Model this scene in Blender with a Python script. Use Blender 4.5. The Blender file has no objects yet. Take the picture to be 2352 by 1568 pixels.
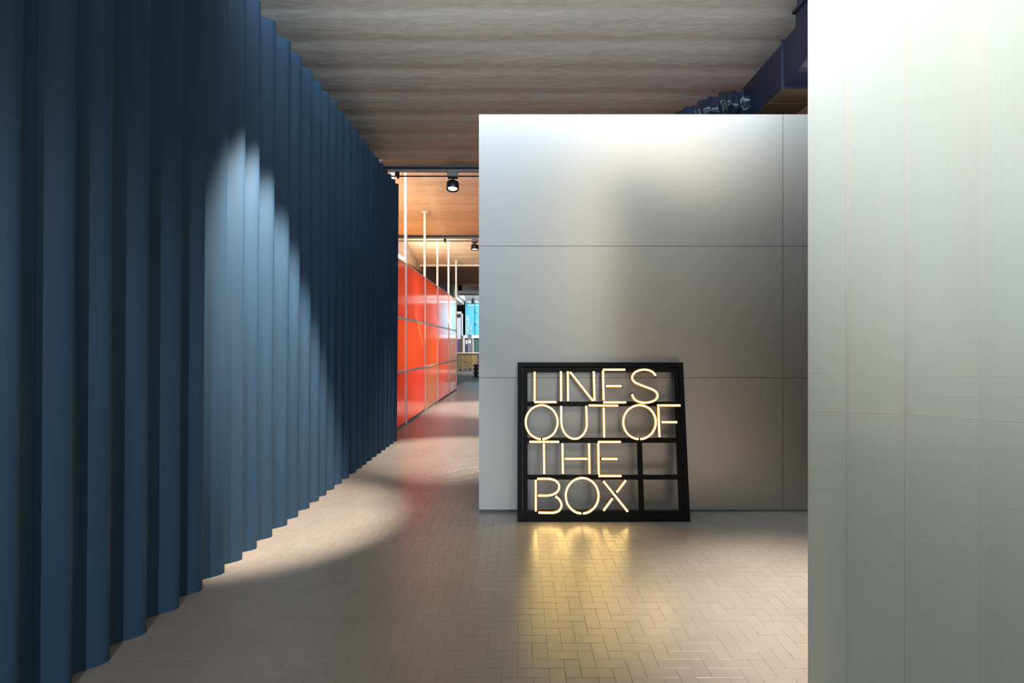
import bpy, bmesh, math, random
from mathutils import Vector, Matrix, Euler
R = math.radians
random.seed(7)
scene = bpy.context.scene
COL = scene.collection

# ------------------------------------------------------------------ camera
H_CAM, F_PX = 1.55, 1280.0
cam = bpy.data.cameras.new('camera')
cam_o = bpy.data.objects.new('camera', cam)
COL.objects.link(cam_o)
cam_o.location = (0, 0, H_CAM)
cam_o.rotation_euler = (R(90), 0, 0)
cam.sensor_width = 36.0
cam.lens = 36.0 * F_PX / 2352.0
cam.shift_x = -22.0 / 2352.0
cam.shift_y = 10.0 / 2352.0
cam.clip_end = 200
scene.camera = cam_o

# ------------------------------------------------------------------ view, world
scene.view_settings.view_transform = 'Standard'
scene.view_settings.look = 'None'
scene.view_settings.gamma = 1.0
scene.view_settings.use_curve_mapping = False
scene.view_settings.exposure = 0.0
world = bpy.data.worlds.new('world')
scene.world = world
world.use_nodes = True
world.node_tree.nodes['Background'].inputs[0].default_value = (0.78, 0.88, 1.0, 1)
world.node_tree.nodes['Background'].inputs[1].default_value = 0.35
scene.cycles.max_bounces = 8
scene.cycles.sample_clamp_indirect = 6.0

# ------------------------------------------------------------------ lights
def aim(o, target):
    d = Vector(target) - o.location
    o.rotation_euler = d.to_track_quat('-Z', 'Y').to_euler()

def area(name, loc, target, sx, sy, energy, color, spread=180):
    l = bpy.data.lights.new(name, 'AREA')
    l.shape = 'RECTANGLE'; l.size = sx; l.size_y = sy
    l.energy = energy; l.color = color; l.spread = R(spread)
    o = bpy.data.objects.new(name, l); COL.objects.link(o)
    o.location = loc; aim(o, target)
    return o

def spot(name, loc, target, energy, color, angle, blend, size=0.05):
    l = bpy.data.lights.new(name, 'SPOT')
    l.energy = energy; l.color = color; l.spot_size = R(angle); l.spot_blend = blend
    l.shadow_soft_size = size
    o = bpy.data.objects.new(name, l); COL.objects.link(o)
    o.location = loc; aim(o, target)
    return o

def point(name, loc, energy, color, size=0.06):
    l = bpy.data.lights.new(name, 'POINT')
    l.energy = energy; l.color = color; l.shadow_soft_size = size
    o = bpy.data.objects.new(name, l); COL.objects.link(o)
    o.location = loc
    return o

DAY = (0.72, 0.86, 1.0)
WARM = (1.0, 0.82, 0.66)
# daylight through the two windows behind the camera
area('daylight_window', (-0.95, -6.3, 2.9), (-0.95, 0, 2.9), 2.1, 3.0, 34, DAY)
area('daylight_window', (3.4, -6.3, 2.9), (3.4, 0, 2.9), 3.0, 3.0, 60, DAY)
# daylight through the clerestory glazing of the sawtooth roof
area('clerestory_daylight', (-0.1, 3.72, 4.93), (-0.1, 8, 4.0), 6.6, .75, 98, DAY)
area('clerestory_daylight', (5.0, 3.72, 4.93), (5.0, 8, 4.0), 3.2, .75, 20, DAY)
area('clerestory_daylight', (-1.9, -1.88, 4.93), (-1.9, 3, 4.0), 3.6, .75, 30, DAY)
area('steel_sheen_fill', (2.5, -1.2, 4.3), (1.3, 5.2, 2.6), 2.6, .6, 60, (1.0, 0.82, 0.54))  # unseen warm fill added to put a sheen on the steel wall
# unseen fill strip added above the steel wall to brighten the ceiling
area('ceiling_fill', (1.2, 5.4, 3.80), (1.2, 5.9, 5.0), 6.0, .08, 13, (1.0, 0.97, 0.90))
# ceiling spots (on tracks above the frame), then an added one behind the camera
spot('wall_spot', (-1.0, 3.55, 4.38), (-2.2, 4.75, 0.85), 2700, (1.0, 0.79, 0.60), 38, 0.6)
spot('floor_spot', (1.9, 3.1, 4.4), (1.9, 3.1, 0), 2300, WARM, 42, 1.0)
spot('sheet_spot', (-0.3, 0.6, 4.4), (1.7, 2.2, 3.3), 540, (1.0, 0.98, 0.95), 70, 1.0)
spot('flute_daylight_fill', (0.3, -4.5, 3.0), (-2.0, 2.6, 0.6), 1050, (0.92, 0.95, 1.0), 34, 0.9, 0.04)  # not on a track: added to stand in for window light raking the flutes
# corridor
spot('corridor_spot', (-1.13, 9.17, 4.05), (-1.0, 8.1, 0), 1500, WARM, 46, 0.7)
spot('corridor_spot', (-1.25, 14.87, 4.05), (-1.0, 14.0, 0), 1500, WARM, 56, 0.8)
area('clerestory_daylight', (-1.6, 9.28, 4.9), (-1.6, 15, 3.6), 3.6, .6, 75, (0.86, 0.93, 1.0))
area('clerestory_daylight', (-1.6, 14.98, 4.9), (-1.6, 20, 3.6), 3.6, .6, 75, (1.0, 0.95, 0.86))
# lamps inside the orange booth, and unseen fill added to warm the ceiling above it
for x, y, z, e in ((-2.62, 9.9, 1.80, 60), (-2.62, 12.1, 1.62, 110), (-2.75, 12.4, .65, 70), (-2.62, 14.4, 1.70, 130), (-2.9, 16.4, 1.1, 90), (-2.9, 18.5, 1.4, 90),
                  (-3.4, 11.5, 2.0, 300), (-3.4, 15.0, 2.0, 300), (-3.4, 18.0, 2.0, 260)):
    point('booth_lamp', (x, y, z), e, (1.0, 0.80, 0.56), 0.09)
area('bay_warm_fill', (-3.2, 11.8, 3.3), (-1.6, 13.0, 4.9), .8, 4.5, 75, (1.0, 0.64, 0.32), 140)
area('bay_warm_fill', (-3.2, 17.3, 3.3), (-1.7, 18.0, 4.8), .8, 4.0, 120, (1.0, 0.84, 0.58), 140)
# daylight of the far hall
area('far_hall_daylight', (0.5, 33, 3.9), (-2.9, 37, 2.2), 4, 2, 650, (0.85, 0.92, 1.0))

# ------------------------------------------------------------------ mesh helpers
class MB:
    def __init__(s): s.v = []; s.f = []; s.m = []; s.sm = []
    def add(s, vs, fs, mi=0, smooth=False):
        b = len(s.v); s.v += [tuple(p) for p in vs]
        for f in fs:
            s.f.append(tuple(b + i for i in f)); s.m.append(mi); s.sm.append(smooth)
    def box(s, lo, hi, mi=0, mat=None):
        x0, y0, z0 = lo; x1, y1, z1 = hi
        vs = [Vector(p) for p in ((x0,y0,z0),(x1,y0,z0),(x1,y1,z0),(x0,y1,z0),(x0,y0,z1),(x1,y0,z1),(x1,y1,z1),(x0,y1,z1))]
        if mat: vs = [mat @ p for p in vs]
        s.add(vs, [(0,3,2,1),(4,5,6,7),(0,1,5,4),(1,2,6,5),(2,3,7,6),(3,0,4,7)], mi)
    def tube(s, pts, r, n=12, mi=0, caps=True, smooth=True, radii=None):
        pts = [Vector(p) for p in pts]
        rings = []; up = None
        for i, p in enumerate(pts):
            a = pts[max(0, i-1)]; b = pts[min(len(pts)-1, i+1)]
            t = (b - a).normalized()
            if up is None:
                up = Vector((0,0,1)) if abs(t.z) < .9 else Vector((1,0,0))
            u = (up - t * up.dot(t)).normalized(); up = u
            w = t.cross(u)
            rr = radii[i] if radii else r
            rings.append([p + (u*math.cos(2*math.pi*k/n) + w*math.sin(2*math.pi*k/n))*rr for k in range(n)])
        vs = [q for rg in rings for q in rg]; fs = []
        for i in range(len(rings)-1):
            for k in range(n):
                fs.append((i*n+k, i*n+(k+1)%n, (i+1)*n+(k+1)%n, (i+1)*n+k))
        s.add(vs, fs, mi, smooth)
        if caps:
            s.add(rings[0], [tuple(range(n))[::-1]], mi); s.add(rings[-1], [tuple(range(n))], mi)
    def lathe(s, prof, c, n=32, mi=0, mat=None):
        vs = []
        for (r, z) in prof:
            for k in range(n):
                a = 2*math.pi*k/n
                p = Vector((r*math.cos(a), r*math.sin(a), z))
                if mat: p = mat @ p
                vs.append(p + Vector(c))
        fs = []
        for i in range(len(prof)-1):
            for k in range(n):
                fs.append((i*n+k, i*n+(k+1)%n, (i+1)*n+(k+1)%n, (i+1)*n+k))
        s.add(vs, fs, mi, True)
    def mesh(s, name, mats):
        me = bpy.data.meshes.new(name)
        me.from_pydata(s.v, [], s.f)
        me.polygons.foreach_set('material_index', s.m)
        me.polygons.foreach_set('use_smooth', s.sm)
        for m in (mats if isinstance(mats, (list, tuple)) else [mats]): me.materials.append(m)
        me.update()
        return me
    def build(s, name, mats, parent=None, bevel=0, loc=None):
        o = bpy.data.objects.new(name, s.mesh(name, mats))
        COL.objects.link(o)
        if parent: o.parent = parent
        if loc: o.location = loc
        if bevel:
            b = o.modifiers.new('bevel', 'BEVEL'); b.width = bevel; b.segments = 2; b.limit_method = 'ANGLE'
        return o

def bx(name, lo, hi, mat, parent=None, bevel=0):
    """axis-aligned box object whose mesh is centred on its own origin"""
    c = [(a+b)/2 for a, b in zip(lo, hi)]
    m = MB(); m.box([a-q for a, q in zip(lo, c)], [b-q for b, q in zip(hi, c)])
    if parent:
        c = Vector(c) - parent_origin(parent)
    return m.build(name, mat, parent, bevel, c)

def parent_origin(o):
    p = Vector((0,0,0))
    while o: p += o.location; o = o.parent
    return p

def empty(name, loc=(0,0,0)):
    o = bpy.data.objects.new(name, None); COL.objects.link(o); o.location = loc
    o.empty_display_size = .1
    return o

def tag(o, label=None, cat=None, group=None, kind=None):
    if label: o['label'] = label
    if cat: o['category'] = cat
    if group: o['group'] = group
    if kind: o['kind'] = kind
    return o

# ------------------------------------------------------------------ materials
def mat_new(name):
    m = bpy.data.materials.new(name); m.use_nodes = True
    return m, m.node_tree, m.node_tree.nodes['Principled BSDF']

def plain(name, col, rough=0.5, metal=0.0, noise=0.08, scale=8.0, bump=0.0, stretch=(1,1,1), spec=None):
    m, t, b = mat_new(name)
    tc = t.nodes.new('ShaderNodeTexCoord'); mp = t.nodes.new('ShaderNodeMapping')
    mp.inputs['Scale'].default_value = stretch
    n = t.nodes.new('ShaderNodeTexNoise'); n.inputs['Scale'].default_value = scale; n.inputs['Detail'].default_value = 5
    t.links.new(tc.outputs['Object'], mp.inputs[0]); t.links.new(mp.outputs[0], n.inputs['Vector'])
    r = t.nodes.new('ShaderNodeMapRange')
    r.inputs['To Min'].default_value = 1 - noise; r.inputs['To Max'].default_value = 1 + noise
    r.inputs['From Min'].default_value = .3; r.inputs['From Max'].default_value = .7
    t.links.new(n.outputs['Fac'], r.inputs['Value'])
    mx = t.nodes.new('ShaderNodeVectorMath'); mx.operation = 'SCALE'
    mx.inputs[0].default_value = col[:3]
    t.links.new(r.outputs[0], mx.inputs['Scale']); t.links.new(mx.outputs[0], b.inputs['Base Color'])
    b.inputs['Roughness'].default_value = rough; b.inputs['Metallic'].default_value = metal
    if spec is not None: b.inputs['Specular IOR Level'].default_value = spec
    if bump:
        bm = t.nodes.new('ShaderNodeBump'); bm.inputs['Strength'].default_value = bump; bm.inputs['Distance'].default_value = .01
        t.links.new(n.outputs['Fac'], bm.inputs['Height']); t.links.new(bm.outputs[0], b.inputs['Normal'])
    return m

def glow(name, col, strength):
    m, t, b = mat_new(name)
    b.inputs['Base Color'].default_value = (*col, 1)
    b.inputs['Emission Color'].default_value = (*col, 1)
    b.inputs['Emission Strength'].default_value = strength
    return m

def sheet_mat(name, col, trans, rough, ribs, gloss=1.0, clear=0.0, tcol=None, stripe=0.06):
    """multiwall plastic: part of the light scatters back, part passes through; fine upright ribs"""
    m, t, b = mat_new(name)
    t.nodes.remove(b)
    out = t.nodes['Material Output']
    tc = t.nodes.new('ShaderNodeTexCoord')
    w = t.nodes.new('ShaderNodeTexWave'); w.bands_direction = 'X'; w.inputs['Scale'].default_value = ribs
    w.inputs['Distortion'].default_value = 0
    t.links.new(tc.outputs['UV'], w.inputs['Vector'])
    bp = t.nodes.new('ShaderNodeBump'); bp.inputs['Strength'].default_value = .02; bp.inputs['Distance'].default_value = .001
    t.links.new(w.outputs['Fac'], bp.inputs['Height'])
    d = t.nodes.new('ShaderNodeBsdfDiffuse'); d.inputs[0].default_value = (*col, 1)
    tr = t.nodes.new('ShaderNodeBsdfTranslucent'); tr.inputs[0].default_value = (*(tcol or col), 1)
    mix = t.nodes.new('ShaderNodeMixShader'); mix.inputs[0].default_value = trans
    t.links.new(d.outputs[0], mix.inputs[1]); t.links.new(tr.outputs[0], mix.inputs[2])
    last = mix
    if clear:
        tp = t.nodes.new('ShaderNodeBsdfTransparent'); tp.inputs[0].default_value = (*col, 1)
        m2 = t.nodes.new('ShaderNodeMixShader'); m2.inputs[0].default_value = clear
        t.links.new(last.outputs[0], m2.inputs[1]); t.links.new(tp.outputs[0], m2.inputs[2]); last = m2
    g = t.nodes.new('ShaderNodeBsdfGlossy'); g.inputs['Roughness'].default_value = rough
    g.inputs[0].default_value = (1,1,1,1)
    fr = t.nodes.new('ShaderNodeFresnel'); fr.inputs[0].default_value = 1.5
    ml = t.nodes.new('ShaderNodeMath'); ml.operation = 'MULTIPLY'; ml.inputs[1].default_value = gloss
    t.links.new(fr.outputs[0], ml.inputs[0])
    m3 = t.nodes.new('ShaderNodeMixShader')
    t.links.new(ml.outputs[0], m3.inputs[0]); t.links.new(last.outputs[0], m3.inputs[1]); t.links.new(g.outputs[0], m3.inputs[2])
    rm = t.nodes.new('ShaderNodeMapRange'); rm.inputs['To Min'].default_value = 1 - stripe; rm.inputs['To Max'].default_value = 1.0
    t.links.new(w.outputs['Fac'], rm.inputs['Value'])
    for nd in (d, tr):
        sc = t.nodes.new('ShaderNodeVectorMath'); sc.operation = 'SCALE'; sc.inputs[0].default_value = nd.inputs[0].default_value[:3]
        t.links.new(rm.outputs[0], sc.inputs['Scale']); t.links.new(sc.outputs[0], nd.inputs[0])
    for nd in (d, tr, g): t.links.new(bp.outputs[0], nd.inputs['Normal'])
    t.links.new(m3.outputs[0], out.inputs['Surface'])
    return m

M = {}
M['blue'] = plain('navy_paint', (0.0225, 0.057, 0.110), .55, noise=.10, scale=3, stretch=(3,3,.25), spec=.18)
M['dark_board'] = plain('dark_brown_board', (.085, .060, .032), .7)
M['bare_steel'] = plain('bare_brown_duct_steel', (.085, .066, .045), .5, noise=.2, scale=3)
M['navy'] = plain('navy_duct_paint', (0.010, 0.014, 0.040), .45, noise=.25, scale=4)
M['flange'] = plain('navy_flange_paint', (0.018, 0.026, 0.060), .4)
M['wrap'] = plain('black_plastic_wrap', (0.012, 0.020, 0.045), .16, noise=.2)
M['black'] = plain('black_powder_coat', (0.006, 0.006, 0.007), .4, noise=.2, scale=20, spec=.25)
M['black_soft'] = plain('black_acrylic', (0.016, 0.016, 0.017), .32, noise=.1)
M['grey_metal'] = plain('grey_rail_paint', (0.20, 0.22, 0.25), .4)
M['post'] = plain('white_galvanised_post', (0.80, 0.82, 0.86), .35, noise=.08, scale=14)
M['alu'] = plain('aluminium_rail', (0.92, 0.90, 0.90), .3, metal=.1, noise=.12, scale=9)
M['white'] = plain('white_board', (0.75, 0.76, 0.80), .5, noise=.04)
M['pipe'] = plain('white_pipe_paint', (0.72, 0.70, 0.68), .4)
M['teal'] = plain('teal_banner', (0.115, 0.50, 0.62), .5, noise=.10, scale=1.5)
M['teal_dark'] = plain('dark_teal_print', (0.02, 0.33, 0.45), .5)
M['purple'] = plain('purple_panel', (0.28, 0.13, 0.45), .5)
M['beige'] = plain('beige_panel', (0.30, 0.22, 0.14), .6)
M['cream'] = plain('cream_panel', (0.80, 0.64, 0.45), .6)
M['dark_grey'] = plain('dark_grey_panel', (0.045, 0.047, 0.065), .5)
M['pillar'] = plain('grey_pillar_paint', (0.17, 0.17, 0.20), .6)
M['green'] = plain('green_panel', (0.045, 0.12, 0.10), .5)
M['timber'] = plain('pine_boards', (0.46, 0.30, 0.16), .6, noise=.22, scale=5, stretch=(.6,1,4))
M['pallet'] = plain('pallet_wood', (0.34, 0.26, 0.19), .7, noise=.25, scale=6)
M['dark_wood'] = plain('dark_pallet_wood', (0.05, 0.04, 0.045), .7, noise=.3)
M['strap'] = plain('yellow_strap', (0.60, 0.48, 0.12), .5)
M['orange_paint'] = plain('orange_spray_paint', (0.75, 0.24, 0.04), .6)
M['steel_blue'] = plain('blue_corner_board', (0.10, 0.20, 0.36), .5)
M['cable'] = plain('black_cable', (0.012, 0.012, 0.014), .5)
M['tag'] = plain('tan_cable_tag', (0.60, 0.45, 0.22), .6)
M['core'] = plain('dark_partition_core', (0.04, 0.04, 0.045), .6)
M['hall'] = plain('dark_hall_wall', (0.10, 0.10, 0.11), .8)
M['print_white'] = plain('white_print', (0.80, 0.84, 0.90), .5)
M['print_yellow'] = plain('yellow_print', (0.62, 0.58, 0.28), .5)
M['lens'] = glow('lamp_lens', (1.0, 0.90, 0.74), 9.0)
M['neon_front'] = glow('neon_warm_white', (1.0, 0.66, 0.21), 60.0)
M['neon_mid'] = glow('neon_yellow_flank', (1.0, 0.66, 0.20), 1.6)
M['neon_side'] = glow('neon_amber_side', (1.0, 0.46, 0.08), .75)

# brushed steel: grain runs across, so highlights are drawn out upright
def steel():
    m, t, b = mat_new('brushed_steel')
    tc = t.nodes.new('ShaderNodeTexCoord'); mp = t.nodes.new('ShaderNodeMapping')
    mp.inputs['Scale'].default_value = (1.5, 1, 260)
    n = t.nodes.new('ShaderNodeTexNoise'); n.inputs['Scale'].default_value = 2.0; n.inputs['Detail'].default_value = 3
    t.links.new(tc.outputs['Object'], mp.inputs[0]); t.links.new(mp.outputs[0], n.inputs['Vector'])
    r = t.nodes.new('ShaderNodeMapRange'); r.inputs['To Min'].default_value = .92; r.inputs['To Max'].default_value = 1.06
    t.links.new(n.outputs['Fac'], r.inputs['Value'])
    s = t.nodes.new('ShaderNodeVectorMath'); s.operation = 'SCALE'; s.inputs[0].default_value = (.73, .72, .70)
    t.links.new(r.outputs[0], s.inputs['Scale']); t.links.new(s.outputs[0], b.inputs['Base Color'])
    b.inputs['Metallic'].default_value = 1.0
    b.inputs['Roughness'].default_value = .43
    b.inputs['Anisotropic'].default_value = .62
    tg = t.nodes.new('ShaderNodeTangent'); tg.direction_type = 'RADIAL'; tg.axis = 'Z'
    t.links.new(tg.outputs[0], b.inputs['Tangent'])
    b.inputs['Anisotropic Rotation'].default_value = STEEL_ROT
    return m
STEEL_ROT = 0.25
M['steel'] = steel()

# coated herringbone tiles
def tile_mat():
    m, t, b = mat_new('coated_floor_tile')
    tc = t.nodes.new('ShaderNodeTexCoord')
    geo = t.nodes.new('ShaderNodeNewGeometry')
    n = t.nodes.new('ShaderNodeTexNoise'); n.inputs['Scale'].default_value = 1.3; n.inputs['Detail'].default_value = 6
    t.links.new(geo.outputs['Position'], n.inputs['Vector'])
    oi = t.nodes.new('ShaderNodeObjectInfo')
    ad = t.nodes.new('ShaderNodeMath'); ad.operation = 'ADD'
    t.links.new(geo.outputs['Random Per Island'], ad.inputs[0]); t.links.new(oi.outputs['Random'], ad.inputs[1])
    fr = t.nodes.new('ShaderNodeMath'); fr.operation = 'FRACT'; t.links.new(ad.outputs[0], fr.inputs[0])
    r1 = t.nodes.new('ShaderNodeMapRange'); r1.inputs['To Min'].default_value = .97; r1.inputs['To Max'].default_value = 1.03
    t.links.new(fr.outputs[0], r1.inputs['Value'])
    r2 = t.nodes.new('ShaderNodeMapRange'); r2.inputs['To Min'].default_value = .90; r2.inputs['To Max'].default_value = 1.10
    r2.inputs['From Min'].default_value = .3; r2.inputs['From Max'].default_value = .7
    t.links.new(n.outputs['Fac'], r2.inputs['Value'])
    mu = t.nodes.new('ShaderNodeMath'); mu.operation = 'MULTIPLY'
    t.links.new(r1.outputs[0], mu.inputs[0]); t.links.new(r2.outputs[0], mu.inputs[1])
    s = t.nodes.new('ShaderNodeVectorMath'); s.operation = 'SCALE'; s.inputs[0].default_value = (.255, .238, .222)
    t.links.new(mu.outputs[0], s.inputs['Scale']); t.links.new(s.outputs[0], b.inputs['Base Color'])
    rr = t.nodes.new('ShaderNodeMapRange'); rr.inputs['To Min'].default_value = .26; rr.inputs['To Max'].default_value = .36
    t.links.new(n.outputs['Fac'], rr.inputs['Value']); t.links.new(rr.outputs[0], b.inputs['Roughness'])
    b.inputs['Specular IOR Level'].default_value = .55
    return m
M['tile'] = tile_mat()
M['grout'] = plain('floor_joint', (0.19, 0.165, 0.14), .55, noise=.1)

# board-marked concrete: streaks of old stain running along the ribs
def concrete():
    m, t, b = mat_new('board_marked_concrete')
    tc = t.nodes.new('ShaderNodeTexCoord')
    def noise(scale, st, lo, hi, det=6):
        mp = t.nodes.new('ShaderNodeMapping'); mp.inputs['Scale'].default_value = st
        n = t.nodes.new('ShaderNodeTexNoise'); n.inputs['Scale'].default_value = scale; n.inputs['Detail'].default_value = det
        t.links.new(tc.outputs['Object'], mp.inputs[0]); t.links.new(mp.outputs[0], n.inputs['Vector'])
        r = t.nodes.new('ShaderNodeMapRange'); r.inputs['From Min'].default_value = .3; r.inputs['From Max'].default_value = .7
        r.inputs['To Min'].default_value = lo; r.inputs['To Max'].default_value = hi
        t.links.new(n.outputs['Fac'], r.inputs['Value'])
        return n, r
    n1, r1 = noise(1.0, (.35, 2.2, 1), .88, 1.10)
    n2, r2 = noise(9.0, (.6, 1.6, 1), .93, 1.07)
    mu = t.nodes.new('ShaderNodeMath'); mu.operation = 'MULTIPLY'
    t.links.new(r1.outputs[0], mu.inputs[0]); t.links.new(r2.outputs[0], mu.inputs[1])
    s = t.nodes.new('ShaderNodeVectorMath'); s.operation = 'SCALE'; s.inputs[0].default_value = (.54, .52, .485)
    t.links.new(mu.outputs[0], s.inputs['Scale']); t.links.new(s.outputs[0], b.inputs['Base Color'])
    b.inputs['Roughness'].default_value = .8
    bp = t.nodes.new('ShaderNodeBump'); bp.inputs['Strength'].default_value = .35; bp.inputs['Distance'].default_value = .02
    t.links.new(n2.outputs['Fac'], bp.inputs['Height']); t.links.new(bp.outputs[0], b.inputs['Normal'])
    return m
M['concrete'] = concrete()
M['frost'] = sheet_mat('frosted_multiwall_sheet', (.78, .86, .855), .24, .22, 1.0, gloss=.5, clear=.03, tcol=(.86, .87, .82))
M['frost_plain'] = plain('obscured_glazing', (.55,.60,.66), .35)
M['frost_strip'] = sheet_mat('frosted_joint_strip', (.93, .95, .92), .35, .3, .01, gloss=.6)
ORANGES = []
BOOTH_TINT = sheet_mat('amber_tint_sheet', (.95, .66, .36), .72, .2, 1.0, gloss=.6)  # for the added sheet that colours the light going up
for i, c in enumerate([(.90, .24, .12), (.92, .32, .13), (.86, .42, .22), (.84, .28, .18), (.95, .36, .10)]):
    ORANGES.append(sheet_mat('orange_multiwall_sheet', c, .72, .10, 1.0, gloss=1.2, stripe=.22))

# ================================================================== SETTING
# ------------------------------------------------------------------ floor: herringbone tiles on a joint bed
floor = MB()
floor.add([(-12,-7,-.004),(12,-7,-.004),(12,47,-.004),(-12,47,-.004)], [(0,1,2,3)])
floor.add([(-12,-7,-.2),(12,-7,-.2),(12,47,-.2),(-12,47,-.2)], [(3,2,1,0)])
floor = tag(floor.build('floor', M['grout']), 'taupe coated herringbone tile floor', 'floor', kind='structure')

S = 0.0761                     # short side of a tile
GX, GY = -0.0212, 2.604        # a grid corner of the pattern
def tile_mesh(lx, ly):
    g, bv = .0006, .0009
    m = MB()
    x0, y0, x1, y1 = -lx/2+g, -ly/2+g, lx/2-g, ly/2-g
    vs = [(x0,y0,-.004),(x1,y0,-.004),(x1,y1,-.004),(x0,y1,-.004),
          (x0,y0,-.0004),(x1,y0,-.0004),(x1,y1,-.0004),(x0,y1,-.0004),
          (x0+bv,y0+bv,0),(x1-bv,y0+bv,0),(x1-bv,y1-bv,0),(x0+bv,y1-bv,0)]
    fs = [(8,9,10,11)]
    for a, b in ((0,4),(4,8)):
        for k in range(4): fs.append((a+k, a+(k+1)%4, b+(k+1)%4, b+k))
    return vs, fs
TILE = {0: tile_mesh(2*S, S), 1: tile_mesh(S, 2*S)}
zones = [(-2.3, 3.4, 1.3, 5.6), (-2.5, -0.2, 5.6, 24.0)]
tiles = []
for r in range(-20, 300):
    y = GY + r*S
    for c in range(-36, 48):
        x = GX + c*S
        k = (c - r) % 4
        if k == 0:   cx_, cy_, o = x + S, y + S/2, 0
        elif k == 3: cx_, cy_, o = x + S/2, y + S, 1
        else: continue
        if any(a <= cx_ <= b and d <= cy_ <= e for a, b, d, e in zones):
            tiles.append((cx_, cy_, o))
def seen(t):
    x, y, o = t
    px = 1198 + F_PX*x/y; py = 794 + F_PX*H_CAM/y
    return x > -2.0 and px < 1858 and py < 1575
tiles.sort(key=lambda t: (not seen(t), t[1]))
near, rest = tiles[:300], tiles[300:]
tm = {}
for o in (0, 1):
    m = MB(); m.add(*TILE[o]); tm[o] = m.mesh('tile', M['tile'])
for i, (x, y, o) in enumerate(near):
    t = bpy.data.objects.new('tile', tm[o]); COL.objects.link(t)
    t.parent = floor; t.location = (x, y, random.uniform(-.0003, .0003))
    t.rotation_euler = (random.gauss(0, .0012), random.gauss(0, .0012), 0)
m = MB()
for (x, y, o) in rest:
    vs, fs = TILE[o]
    a, b = random.gauss(0, .0012), random.gauss(0, .0012); dz = random.uniform(-.0003, .0003)
    m.add([(vx+x, vy+y, vz + (vx*a + vy*b if vz > -.003 else 0) + (dz if vz > -.003 else 0)) for vx, vy, vz in vs], fs)
tag(m.build('tile_field', M['tile'], floor), kind='stuff')

# ------------------------------------------------------------------ ceiling: sawtooth roof, each bay falling away from the camera
EZ, SLOPE = 4.475, .16
EDGES = [-7.6, -1.95, 3.65, 9.2, 14.9, 20.0, 26.1, 31.6, 37.0, 44.0]
XL, XR = -3.65, 7.0
def bay(y):
    for a, b in zip(EDGES, EDGES[1:]):
        if a <= y <= b: return a, b
    return EDGES[-2], EDGES[-1]
def ceil_z(y):
    return EZ + SLOPE*(bay(y)[1] - y)
def rib(y):
    u = ((y - 6.00) / .475) % 1.0
    return .010*math.exp(-((u-.5)/.17)**2)
ceiling = tag(empty('ceiling'), 'sawtooth ceiling of ribbed grey concrete over the hall', 'ceiling', kind='structure')
for a, b in zip(EDGES, EDGES[1:]):
    m = MB()
    ny = int((b-a)/.045)
    ys = [a + .02 + (b-a-.02)*i/ny for i in range(ny+1)]
    xs = [XL + (XR-XL)*i/8 for i in range(9)]
    n = len(xs)
    vs = [(x, y, EZ + SLOPE*(b-y) + rib(y) + .004*math.sin(x*1.7+y*.9)) for y in ys for x in xs]
    m.add(vs, [(j*n+i, (j+1)*n+i, (j+1)*n+i+1, j*n+i+1) for j in range(ny) for i in range(n-1)], 0, True)
    top = lambda y: EZ + SLOPE*(b-y) + .22
    m.add([(XL,a+.02,top(a)),(XR,a+.02,top(a)),(XR,b,top(b)),(XL,b,top(b))], [(0,1,2,3)])
    m.build('slab', M['concrete'], ceiling)
    # gable strips on both sides of the bay
    for x0, x1 in ((XL-.2, XL), (XR, XR+.2)):
        m = MB()
        gb = 4.28 if a < 30 else 4.47
        q = [(a, gb), (b, gb), (b, EZ+.22), (a, EZ+SLOPE*(b-a)+.22)]
        m.add([(x0,y,z) for y, z in q] + [(x1,y,z) for y, z in q], [(0,3,2,1),(4,5,6,7)] + [(k,(k+1)%4,4+(k+1)%4,4+k) for k in range(4)])
        m.build('gable', M['concrete'], ceiling)
    # upright between this bay's high end and the low edge of the one before
    bx('clerestory_panel', (XL, a-.06, EZ+.02), (XR, a-.02, EZ+SLOPE*(b-a)+.2), M['frost_plain'], ceiling)
    bx('sill', (XL, a-.06, EZ-.004), (XR, a+.015, EZ+.02), M['grey_metal'], ceiling)
    for x in [XL + (XR-XL)*i/7 for i in range(8)]:
        bx('mullion', (x-.025, a-.019, EZ+.02), (x+.025, a+.018, EZ+SLOPE*(b-a)+.05), M['grey_metal'], ceiling)
for x0, x1 in ((-12, XL-.2), (XR+.2, 12)):
    bx('side_slab', (x0, -7, 4.3), (x1, 44, 4.5), M['concrete'], ceiling)

# ------------------------------------------------------------------ wall_left: navy fluted partition
raw = [43.7, 166, 252, 336, 412, 465, 516, 557, 590, 625, 660, 685, 711, 733, 750, 768, 785, 801.5, 818, 831.5, 842, 854.5, 865.5, 876, 886, 895, 903.8, 911.8]
peaks = []
for px in raw:
    d = 2598.0/(1198-px)
    th = math.asin(min(.95, 2.03/d/1.15))
    peaks.append(d*(1 + .045*(1-math.cos(th))/2.03) - th/(2*math.pi)*.25)
p0 = peaks[0]; pre = []
while p0 > -3.0:
    p0 -= random.uniform(.20, .28); pre.append(p0)
peaks = pre[::-1] + peaks
prof = []
for a, b in zip(peaks, peaks[1:]):
    L = b - a
    dep = .088*(L/.25)**.8
    for k in range(16):
        u = k/16
        prof.append((a + L*u, -2.03 - dep*(.5-.5*math.cos(2*math.pi*u)), k == 0))
prof.append((peaks[-1], -2.03, True))
for k in range(1, 8):                        # the last flute rolls into the end
    u = k/14
    prof.append((peaks[-1] + .22*u, -2.03 - .085*(.5-.5*math.cos(2*math.pi*u)), False))
ZB = 4.18
wall_left = tag(empty('wall_left'), 'navy blue fluted partition wall along the left side', 'wall', kind='structure')
joints = [min((i for i, q in enumerate(prof)), key=lambda i: abs(prof[i][0]-v)) for v in (-.98, 2.49, 6.0)]
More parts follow.
